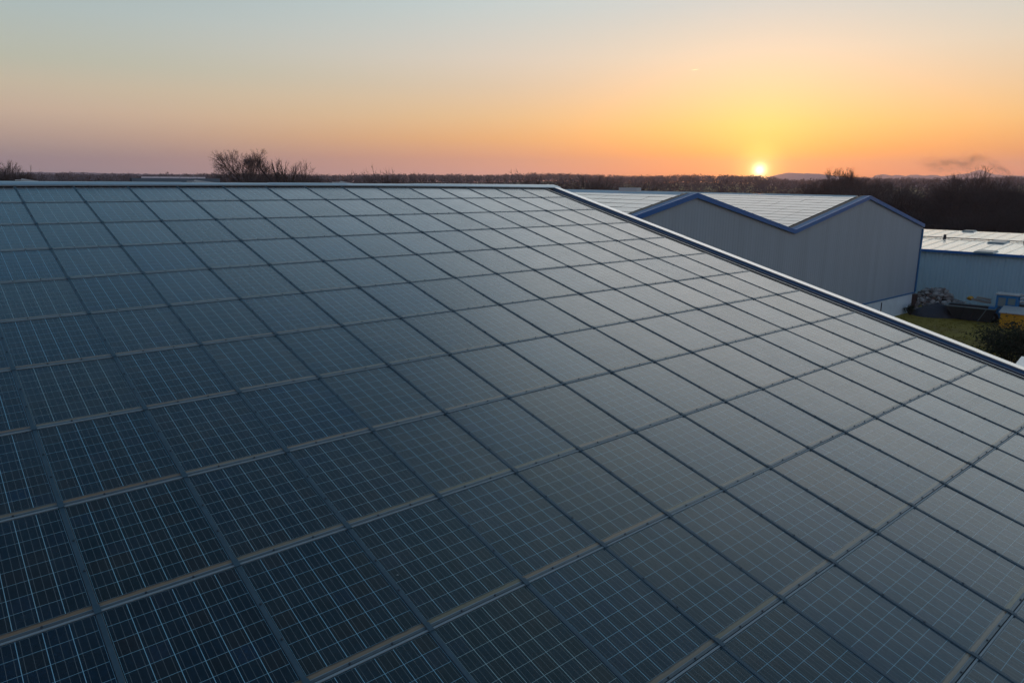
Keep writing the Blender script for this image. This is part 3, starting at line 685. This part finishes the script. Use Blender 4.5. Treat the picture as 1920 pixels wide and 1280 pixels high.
# pale pipes behind the machine
for k in range(7):
    a = ground(1896+k*2.6, 592-(k % 3)*2); z = .9+.18*(k % 3)
    q = MB(); c = a+Z*z; q.tube(c-sx_*.5+Z*-.12, c+sx_*.55+Z*.22, .05, .05, 8)
    o = q.build('pale_pipe', M['pipe'], smooth=True, origin=c); tag(o, 'short pale pipe lying in the stack just right of the blue cab', 'pipe', 'pale pipes right of the blue cab')
rk = MB(); a = ground(1904, 592); rk.box(a+Z*.42+sx_*.1, (1.7,.7,.8), (sx_,sy_,Z)); rk.box(a+Z*.42+sx_*.1-sy_*.37, (1.6,.04,.1), (sx_,sy_,Z))
o = rk.build('pipe_rack', M['skip']); tag(o, 'dark rack under the pale pipes by the blue cab', 'rack')
for (x0_, y0_, x1_, y1_, zz, lab) in ((1822,560,1846,566,1.45,'pale weathered beam tipped across right end of the stone heap'), (1832,557,1858,562,1.60,'topmost pale beam lying level against the ribbed wall'), (1846,566,1858,567,1.2,'short pale beam end beside the blue cab')):
    pa = hit(x0_, y0_, s0+sy_*2.6, sy_); pb = hit(x1_, y1_, s0+sy_*2.6, sy_)
    q = MB(); d = (pb-pa); q.box((pa+pb)/2, (d.length, .35, .13), (d.normalized(), sy_, d.normalized().cross(sy_)))
    o = q.build('timber_beam', M['timber'], origin=(pa+pb)/2); tag(o, lab, 'beam', 'pale beams on the stone heap')
pa = hit(1820, 559, s0+sy_*2.7, sy_); Vb = rockv((.35,.25,.18), 991)+np.array(pa)
o = fast_mesh('yellow_sack', Vb, IF, M['yellow']); tag(o, 'small yellow sack on the right shoulder of the stone heap', 'sack')
# low shed corner at the right edge
p0 = ground(1898, 698, 2.0); p1 = ground(1936, 660, 2.0)
sh = empty('low_shed', Vector((p0.x, p0.y, 0))); tag(sh, 'grey metal shed roof corner peeking over the white coping', 'shed'); o_ = sh.location
ay = (p1-p0).normalized(); ax = Vector((ay.y, -ay.x, 0))
q = MB(); q.box(o_+ax*2+ay*1.2+Z*.95, (3.9,2.3,1.9), (ax,ay,Z)); q.build('wall', M['far_wall'], sh, origin=o_)
q = MB(); q.hexa([o_+Z*1.95-ax*.1-ay*.1, o_+ax*4.1-ay*.1+Z*1.95, o_+ax*4.1+ay*2.6+Z*2.1, o_-ax*.1+ay*2.6+Z*2.1, o_+Z*2.02-ax*.1-ay*.1, o_+ax*4.1-ay*.1+Z*2.02, o_+ax*4.1+ay*2.6+Z*2.18, o_-ax*.1+ay*2.6+Z*2.18]); q.build('roof', M['cap'], sh, origin=o_)

# grass tufts
M['grass'] = leafy('grass_blades', [(0.22,0.18,0.03), (0.24,0.18,0.025), (0.34,0.25,0.06)])
M['bush'] = leafy('bush_leaves', [(0.018,0.026,0.012), (0.030,0.036,0.018), (0.055,0.045,0.028), (0.05,0.06,0.03)])
gv, gf = [], []; k = 0
while k < 2600:
    x, y = random.uniform(1660, 1925), random.uniform(592, 720); p = ground(x, y)
    if (p-Vector((p0.x,p0.y,0))).dot(up) > 60: continue
    h = random.uniform(.04, .10)*(2.2 if y > 650 and random.random() < .4 else 1)
    for s_ in range(3):
        a = random.uniform(0, 6.28); w = .025; l = random.uniform(.05,.16)
        b = len(gv); c = p+Vector((random.uniform(-.1,.1), random.uniform(-.1,.1), 0))
        gv += [tuple(c+Vector((w*math.cos(a), w*math.sin(a), 0))), tuple(c-Vector((w*math.cos(a), w*math.sin(a), 0))), tuple(c+Vector((l*math.cos(a*3), l*math.sin(a*3), h)))]
        gf.append((b,b+1,b+2))
    k += 1
o = fast_mesh('grass', gv, gf, M['grass']); tag(o, 'short rough grass in the yard beyond the gutter', 'grass', kind='stuff')
def bush(cen, rx, ry, h, n, label, seed, mt='bush', stems=26, leaf=.07):
    r_ = random.Random(seed); t = empty('shrub', Vector((cen.x, cen.y, 0))); tag(t, label, 'shrub'); o_ = t.location
    q = MB(); tips = []
    for k in range(stems):
        a = r_.uniform(0, 6.28); e = r_.uniform(.2, 1); tip = Vector((math.cos(a)*rx*e, math.sin(a)*ry*e, h*r_.uniform(.65,1.08)*(1-.35*e)))
        midp = tip*.5+Vector((0,0,.12*h)); q.tube((tip.x*.08,tip.y*.08,0), midp, .03, .018, 4, False); q.tube(midp, tip, .018, .006, 4, False); tips += [midp, tip, (midp+tip)/2]
    q.build('stems', M['bark'], t)
    v, f = [], []
    for k in range(n):
        c = r_.choice(tips); s_ = r_.gauss(0,1)*.16*h; p = c+Vector((r_.gauss(0,.16)*rx, r_.gauss(0,.16)*ry, r_.gauss(0,.10)*h)); p.z = max(p.z, .03)
        d1 = Vector((r_.gauss(0,1), r_.gauss(0,1), r_.gauss(0,1))).normalized(); d2 = d1.orthogonal().normalized(); l = leaf*r_.uniform(.6,1.5)
        b = len(v); v += [tuple(p-d1*l), tuple(p+d2*l*.4), tuple(p+d1*l), tuple(p-d2*l*.4)]; f.append((b,b+1,b+2,b+3))
    fast_mesh('foliage', v, f, M[mt], t); return t
bc = ground(1893, 690); bush(bc, 2.0, 1.7, 2.3, 7000, 'large dark shrub at the right edge of the grass', 3)
bc = ground(1922, 662); bush(bc, .8, .8, 1.5, 900, 'tall reedy shrub with pinkish tips below the yellow box', 5, stems=50, leaf=.06)
bc = ground(1706, 590); bush(bc, .45, .4, .75, 700, 'small green shrub at the foot of the brown corner post', 6, leaf=.05)
bc = ground(1800, 690); bush(bc, 1.8, 1.2, 1.0, 2500, 'low dark shrub just beyond the white coping', 8)

# ------------------------------------------------------------------ bare trees
def bare_tree(seed, h=12.0, stems=1, splay=.7, levels=9, l0=.2, decay=.82, ang=.42, trunk=0, rad=.24, wob=.06, lift=.05, shoots=2, tw=.55, lat=.8, pct=.997):
    """limbs fork again and again with nearly equal path lengths, which rounds the crown; fine shoots fill its outer shell"""
    r_ = random.Random(seed); tr = MB(); v, f = [], []
    def spike(a, b, r0):
        d = (b-a).normalized(); u = d.orthogonal().normalized(); w = d.cross(u); n_ = len(v)
        v.extend([tuple(a+u*r0), tuple(a-u*r0*.5+w*r0*.87), tuple(a-u*r0*.5-w*r0*.87), tuple(b)]); f.extend([(n_,n_+1,n_+3), (n_+1,n_+2,n_+3), (n_+2,n_,n_+3)])
    def grow(p, d, l, r0, lv):
        seg = 2; q = p; r1 = r0*.80
        for s_ in range(seg):
            d = (d+Vector((r_.gauss(0,wob), r_.gauss(0,wob), r_.gauss(lift*.5,wob*.5)))).normalized(); e = q+d*(l/seg)
            a, b = r0+(r1-r0)*s_/seg, r0+(r1-r0)*(s_+1)/seg
            tr.tube(q, e, a, b, 6 if r0 > .06 else 3, False)
            if lv >= levels-4:
                for k in range(shoots if lv > levels-3 else 1):
                    o_ = (d+Vector((r_.gauss(0,.6), r_.gauss(0,.6), r_.gauss(.15,.45)))).normalized(); c = q.lerp(e, r_.random()); spike(c, c+o_*tw*r_.uniform(.4,1.3), max(b*.6, .013))
            q = e
            if lv >= 1 and lv < levels-1 and r_.random() < lat:
                u = d.orthogonal().normalized(); w = d.cross(u); t_ = r_.uniform(0, 6.28); dn = (d*.75+(u*math.cos(t_)+w*math.sin(t_))*.75); dn.z += .12; grow(e, dn.normalized(), l*r_.uniform(.45,.7), max(b*.45, .014), min(lv+3, levels-1))
        if lv >= levels:
            for k in range(3):
                o_ = (d+Vector((r_.gauss(0,.45), r_.gauss(0,.45), r_.gauss(.1,.35)))).normalized(); spike(q, q+o_*tw*r_.uniform(.6,1.4), .013)
            return
        nch = 2+(r_.random() < .22); a0 = r_.uniform(0, 6.28); u = d.orthogonal().normalized(); w = d.cross(u)
        for k in range(nch):
            a_ = ang*r_.uniform(.55, 1.35)*(.55 if k == 0 and nch == 2 else 1); t_ = a0+k*6.283/nch+r_.gauss(0,.3)
            dn = d*math.cos(a_)+(u*math.cos(t_)+w*math.sin(t_))*math.sin(a_); dn.z += lift; dn.normalize()
            grow(q, dn, l*decay*r_.uniform(.82, 1.15), max(r1*(.80 if k == 0 else .66), .014), lv+1)
    base = Vector((0, 0, -.15))
    if trunk:
        e = Vector((r_.gauss(0,.15), r_.gauss(0,.15), trunk*h)); tr.tube(base, e*.5, rad*1.35, rad*1.1, 8, False); tr.tube(e*.5, e, rad*1.1, rad, 8, False); base = e
    for k in range(stems):
        a = 6.283*k/stems+r_.uniform(-.35,.35); t_ = splay*r_.uniform(.45, 1.05) if stems > 1 else 0
        grow(base.copy(), Vector((math.cos(a)*math.sin(t_), math.sin(a)*math.sin(t_), math.cos(t_))), l0*h*r_.uniform(.85,1.1), rad*(.62 if stems > 1 else 1), 0)
    kk = h/sorted(p[2] for p in v)[int((len(v)-1)*pct)]
    tr.v = [tuple(c*kk for c in p) for p in tr.v]; v = [tuple(c*kk for c in p) for p in v]
    return tr, v, f
def tree_obj(name, data):
    t = empty(name, (0,0,0)); data[0].build('trunk', M['bark'], t); fast_mesh('crown', data[1], data[2], M['twig'], t); return t
def copy_tree(o):
    c = o.copy(); C.objects.link(c)
    for ch in o.children: d = ch.copy(); C.objects.link(d); d.parent = c
    return c
kinds = {
    'dome':  tree_obj('bare_tree', bare_tree(305, 14, 10, 1.35, 6, .125, .82, .40, .52, .22, .06, .03, 1, .5, .35, .97)),
    'broad': tree_obj('bare_tree', bare_tree(110, 14, 8, 1.1, 6, .17, .82, .40, .28, .26, .06, .04, 2, .6, .55, .985)),
    'oak':   tree_obj('bare_tree', bare_tree(102, 12, 8, 1.05, 6, .17, .82, .40, .24, .24, .06, .05, 2, .6, .5, .985)),
    'oak2':  tree_obj('bare_tree', bare_tree(107, 12, 6, .85, 6, .17, .82, .42, .22, .22, .07, .06, 2, .65, .5, .985)),
    'slim':  tree_obj('bare_tree', bare_tree(44, 12, 1, .3, 4, .22, .72, .30, .30, .27, .06, .10, 1, .55, .8)),
    'fork':  tree_obj('bare_tree', bare_tree(59, 12, 3, .42, 5, .19, .76, .38, .36, .17, .07, .06, 1, .6, .5)),
    'bushy': tree_obj('bare_tree', bare_tree(66, 8, 11, 1.0, 5, .22, .82, .40, 0, .10, .07, .05, 2, .55, .9)),
}
KH = dict(dome=14, broad=14, oak=12, oak2=12, slim=12, fork=12, bushy=8)
started = set()
def tree(kind, x, ytop, r, label, group=None, wide=1.0, rz=None, z0=None):
    p = at_r(x, ytop, r); zb = float(terr(np.array(p.x), np.array(p.y))) - .1
    o = kinds[kind] if kind not in started else copy_tree(kinds[kind]); started.add(kind)
    k = (p.z-zb)/KH[kind]; o.location = (p.x, p.y, zb); o.scale = (k*wide, k*wide, k); o.rotation_euler = (0, 0, random.uniform(0,6.28) if rz is None else rz)
    tag(o, label, 'tree', group)
GL = 'bare trees beyond the left ridge'; GR = 'bare trees behind the right-hand halls'
tree('dome', 462, 290, 150, 'broad bare tree with the widest round crown on the left skyline', GL, .86, .37)
tree('oak2', 500, 321, 140, 'dense bare tree overlapping the right flank of the broad crown', GL, .72, 2.0)
tree('bushy', 514, 328, 140, 'low bushy bare tree at the right foot of the broad crown', GL, 1.0)
tree('slim', 540, 296, 95, 'thin upright bare tree, the slimmest on the left skyline', GL, 1.1)
tree('fork', 577, 302, 95, 'thin forked bare tree right of the slimmest one', GL, 1.0)
tree('bushy', 594, 333, 120, 'low scrubby bare tree right of the thin forked one', GL, 1.2)
tree('bushy', 556, 335, 125, 'low scrub between the two thin bare trees', GL, 1.2)
tree('bushy', 745, 323, 125, 'fan-shaped bare shrub tree alone above the middle of the ridge', GL, .6)
tree('oak', -20, 308, 130, 'bare tree cut by the left picture edge', GL, .8)
tree('bushy', 14, 326, 130, 'small bare tree just right of the left edge tree', GL, .5)
tree('bushy', 1068, 334, 120, 'dark bare shrub tree just right of where the near ridge ends', GR, 1.3)
tree('bushy', 1110, 344, 118, 'lower bare shrub tree behind the left slope of the zigzag hall', GR, 1.3)
tree('dome', 1580, 322, 150, 'bare tree with domed crown standing against the orange sky right of the sun', GR, .62, 1.0)
RIGHT = [('oak2', 1545, 341, 150, 'slight bare tree left of the dome-crowned tree'), ('oak', 1612, 343, 140, 'dark bare tree just right of the dome-crowned tree'), ('oak2', 1640, 340, 150, 'dark bare tree above the second gable peak'),
 ('oak', 1668, 352, 125, 'dark bare tree right of the second gable peak'), ('oak2', 1700, 362, 118, 'low-crowned bare tree over the descending blue gable edge'), ('broad', 1728, 372, 130, 'wide dark bare tree above the right corner of the zigzag hall'),
 ('oak', 1752, 360, 135, 'dark bare tree over the left end of the pale roof'), ('bushy', 1772, 392, 120, 'low bare thicket behind the left end of the pale roof'), ('oak2', 1790, 372, 140, 'bare tree left of the tallest right-hand tree'),
 ('oak', 1833, 331, 118, 'tallest bare tree above the middle of the pale roof'), ('oak2', 1812, 358, 130, 'bare tree tucked against the left of the tallest right-hand tree'), ('broad', 1858, 366, 122, 'wide bare tree right of the tallest right-hand tree'),
 ('oak', 1885, 352, 116, 'bare tree above the skylight of the pale roof'), ('oak2', 1908, 349, 120, 'bare tree close to the right picture edge'), ('broad', 1935, 352, 120, 'bare tree cut by the right picture edge'),
 ('bushy', 1835, 398, 112, 'low thicket under the tallest right-hand tree'), ('bushy', 1880, 402, 112, 'low thicket behind the skylight'), ('bushy', 1800, 400, 115, 'low thicket behind the small far rooflight'), ('bushy', 1690, 392, 116, 'low thicket behind the descending blue gable edge'), ('bushy', 1735, 398, 118, 'low thicket behind the right corner of the zigzag hall'), ('bushy', 1915, 404, 112, 'low thicket at the right picture edge'),
 ('oak2', 1765, 384, 118, 'lower bare tree in front of the grove over the pale roof'), ('oak', 1862, 388, 112, 'lower bare tree in front of the grove near the skylight')]
for k_, x_, y_, r_, l_ in RIGHT: tree(k_, x_, y_, r_, l_, GR, random.uniform(.9, 1.15))

# ------------------------------------------------------------------ far wood: thousands of crowns that read as one mass
M['wood'] = leafy('wood_twigs_hazed', [(0.046,0.036,0.044), (0.072,0.055,0.068), (0.085,0.065,0.068), (0.058,0.050,0.044), (0.032,0.032,0.036)])  # twig tones with the purple of distance haze mixed into the colour
def wood(n, rmin, rmax, a0, a1, hmin, hmax, per, seed):
    r_ = np.random.default_rng(seed)
    rr = np.sqrt(r_.uniform(rmin**2, rmax**2, n)); a = np.radians(r_.uniform(a0, a1, n))
    x, y = rr*np.sin(a), rr*np.cos(a); z = terr(x, y); h = r_.uniform(hmin, hmax, n)*(1+.12*np.sin(a*60)*np.sin(rr*.013)); w = h*r_.uniform(.28, .45, n)
    c = np.repeat(np.stack([x, y, z+h*.55], 1), per, 0); hh = np.repeat(h, per); ww = np.repeat(w, per)
    d = r_.normal(size=(n*per, 3)); d /= np.linalg.norm(d, axis=1)[:, None]; d *= r_.uniform(.25, 1, (n*per, 1))**.4
    p = c+d*np.stack([ww, ww, hh*.46], 1)
    dirn = d*np.array([1, 1, .4])+np.array([0, 0, .35])+r_.normal(size=d.shape)*.5; dirn /= np.linalg.norm(dirn, axis=1)[:, None]
    sd = np.cross(dirn, r_.normal(size=d.shape)); sd /= np.linalg.norm(sd, axis=1)[:, None]
    ln = hh[:, None]*r_.uniform(.05, .10, (n*per, 1)); wd = hh[:, None]*r_.uniform(.016, .036, (n*per, 1))
    V = np.concatenate([p-dirn*ln+sd*wd, p-dirn*ln-sd*wd, p+dirn*ln], 1).reshape(-1, 3)
    return V
V = np.concatenate([wood(3200, 380, 1250, -46, 46, 10, 13, 70, 1), wood(1300, 1120, 1330, -46, 46, 11, 13.5, 70, 2), wood(420, 210, 400, 2, 46, 4.5, 7.5, 200, 3), wood(260, 160, 380, -46, -1, 4.5, 7, 200, 4)])
o = fast_mesh('far_wood', V, np.arange(len(V)).reshape(-1, 3), M['wood']); tag(o, 'continuous leafless wood filling the land up to the skyline', 'woodland', kind='stuff')

# ------------------------------------------------------------------ distant hills (structure) and green field
M['hill'] = mat('hill_hazed', (0.22,0.20,0.24), 0.95, 0, 0.3, 0.002)  # base colour paled towards lilac, part of the distance haze put into it
M['field'] = mat('field_green', (0.05,0.10,0.025), 0.95, 0, 0.3, 0.02)
def ridge_hill(name, r, prof, depth, label):
    q = MB(); xs = np.linspace(prof[0][0], prof[-1][0], 110); xp = [p[0] for p in prof]; yp = [p[1] for p in prof]
    front, top, bk_ = [], [], []
    for x in xs:
        y = float(np.interp(x, xp, yp)); y += .35*math.sin(x*.31)+.25*math.sin(x*.83+1)
        t = at_r(x, y, r+depth*.5); f_ = at_r(x, 360, r); b_2 = at_r(x, 360, r+depth); m1 = t.lerp(f_, .45); m1.z += (t.z-f_.z)*.10
        front.append((f_.x, f_.y, -5)); top.append(tuple(t)); bk_.append((b_2.x, b_2.y, -5))
    n = len(xs); q.add(front+top+bk_, [(k, k+1, n+k+1, n+k) for k in range(n-1)]+[(n+k, n+k+1, 2*n+k+1, 2*n+k) for k in range(n-1)])
    o = q.build(name, M['hill'], smooth=True); tag(o, label, 'hills', kind='structure')
ridge_hill('hills', 2600, [(-120,324), (20,323.5), (70,322.5), (110,324), (150,323), (200,325), (300,326.5), (420,328)], 500, 'low blue hills on the far left skyline')
ridge_hill('mountains', 4000, [(1440,332), (1466,326), (1480,323.5), (1495,325), (1530,325.5), (1560,329), (1600,333), (1636,333), (1645,327.5), (1662,327), (1672,330), (1685,327.5), (1698,331), (1706,327.5), (1722,328), (1735,330), (1748,327.5), (1765,330.5), (1785,329), (1803,326.5), (1818,325), (1828,320.5), (1838,318.5), (1848,321), (1858,326), (1880,329), (1960,331)], 400, 'pale row of rounded mountains low on the right skyline')
# ------------------------------------------------------------------ smoke, contrail, haze
def volume_mat(name, dens, colour, noise_scale=None, aniso=0.0):
    m = bpy.data.materials.new(name); m.use_nodes = True; t = m.node_tree; t.nodes.clear()
    v = N(t, 'ShaderNodeVolumePrincipled'); v.inputs['Color'].default_value = (*colour, 1); v.inputs['Density'].default_value = dens; v.inputs['Anisotropy'].default_value = aniso
    o_ = N(t, 'ShaderNodeOutputMaterial'); t.links.new(v.outputs[0], o_.inputs['Volume'])
    if noise_scale:
        tcn = N(t, 'ShaderNodeTexCoord'); nz = N(t, 'ShaderNodeTexNoise'); nz.inputs['Scale'].default_value = noise_scale; nz.inputs['Detail'].default_value = 4
        t.links.new(tcn.outputs['Object'], nz.inputs[0])
        ln = N(t, 'ShaderNodeVectorMath', operation='LENGTH'); t.links.new(tcn.outputs['Object'], ln.inputs[0])
        fall = mth(t, 'SUBTRACT', 1.0, ln.outputs['Value'], clamp=True)
        d = mth(t, 'MULTIPLY', mth(t, 'MULTIPLY', mth(t, 'SUBTRACT', nz.outputs[0], .42), 6.0, clamp=True), mth(t, 'MULTIPLY', fall, dens))
        t.links.new(d, v.inputs['Density'])
    return m
M['smoke'] = volume_mat('smoke', .06, (0.22,0.19,0.20), 2.2)
for (x, y, w, h, tl, lab) in ((1768, 308, 42, 15, .05, 'faint wide smoke drift, leftmost of the three smoke patches'), (1820, 303, 26, 17, -.2, 'darker smoke puff above the highest mountain'), (1874, 316, 30, 9, .62, 'thin smoke streak slanting up right of the highest mountain')):
    r_ = 1150; p = at_r(x, y, r_); k = r_/F_PX
    me = bpy.data.meshes.new('smoke'); me.from_pydata([tuple(v) for v in IV], [], [tuple(int(i) for i in f) for f in IF]); me.materials.append(M['smoke'])
    o = bpy.data.objects.new('smoke', me); C.objects.link(o); o.location = p; o.scale = (w*k, 14, h*k)
    yaw = -math.atan2(p.x, p.y); o.rotation_euler = (0, tl, yaw); tag(o, lab, 'smoke', 'smoke over the right-hand skyline', 'stuff')
m = volume_mat('contrail_ice', .012, (1,1,1), None, .8)
p = at_r(1303, 131, 12000)
me = bpy.data.meshes.new('contrail'); me.from_pydata([tuple(v) for v in IV], [], [tuple(int(i) for i in f) for f in IF]); me.materials.append(m)
o = bpy.data.objects.new('contrail', me); C.objects.link(o); o.location = p; o.scale = (62, 20, 7); o.rotation_euler = (0, -.06, -math.atan2(p.x, p.y)); tag(o, 'tiny pale vapour trail high left of the sun', 'vapour trail')

HZ = 2.8e-4
hb = 4200.0; q = MB(); q.box((0, 0, 66), (2*hb, 2*hb, 176))
M['haze'] = volume_mat('haze_air', HZ, (0.80,0.75,0.98), None, 0.5)
o = q.build('haze', M['haze']); tag(o, 'thin evening haze over the land', 'haze', kind='stuff')
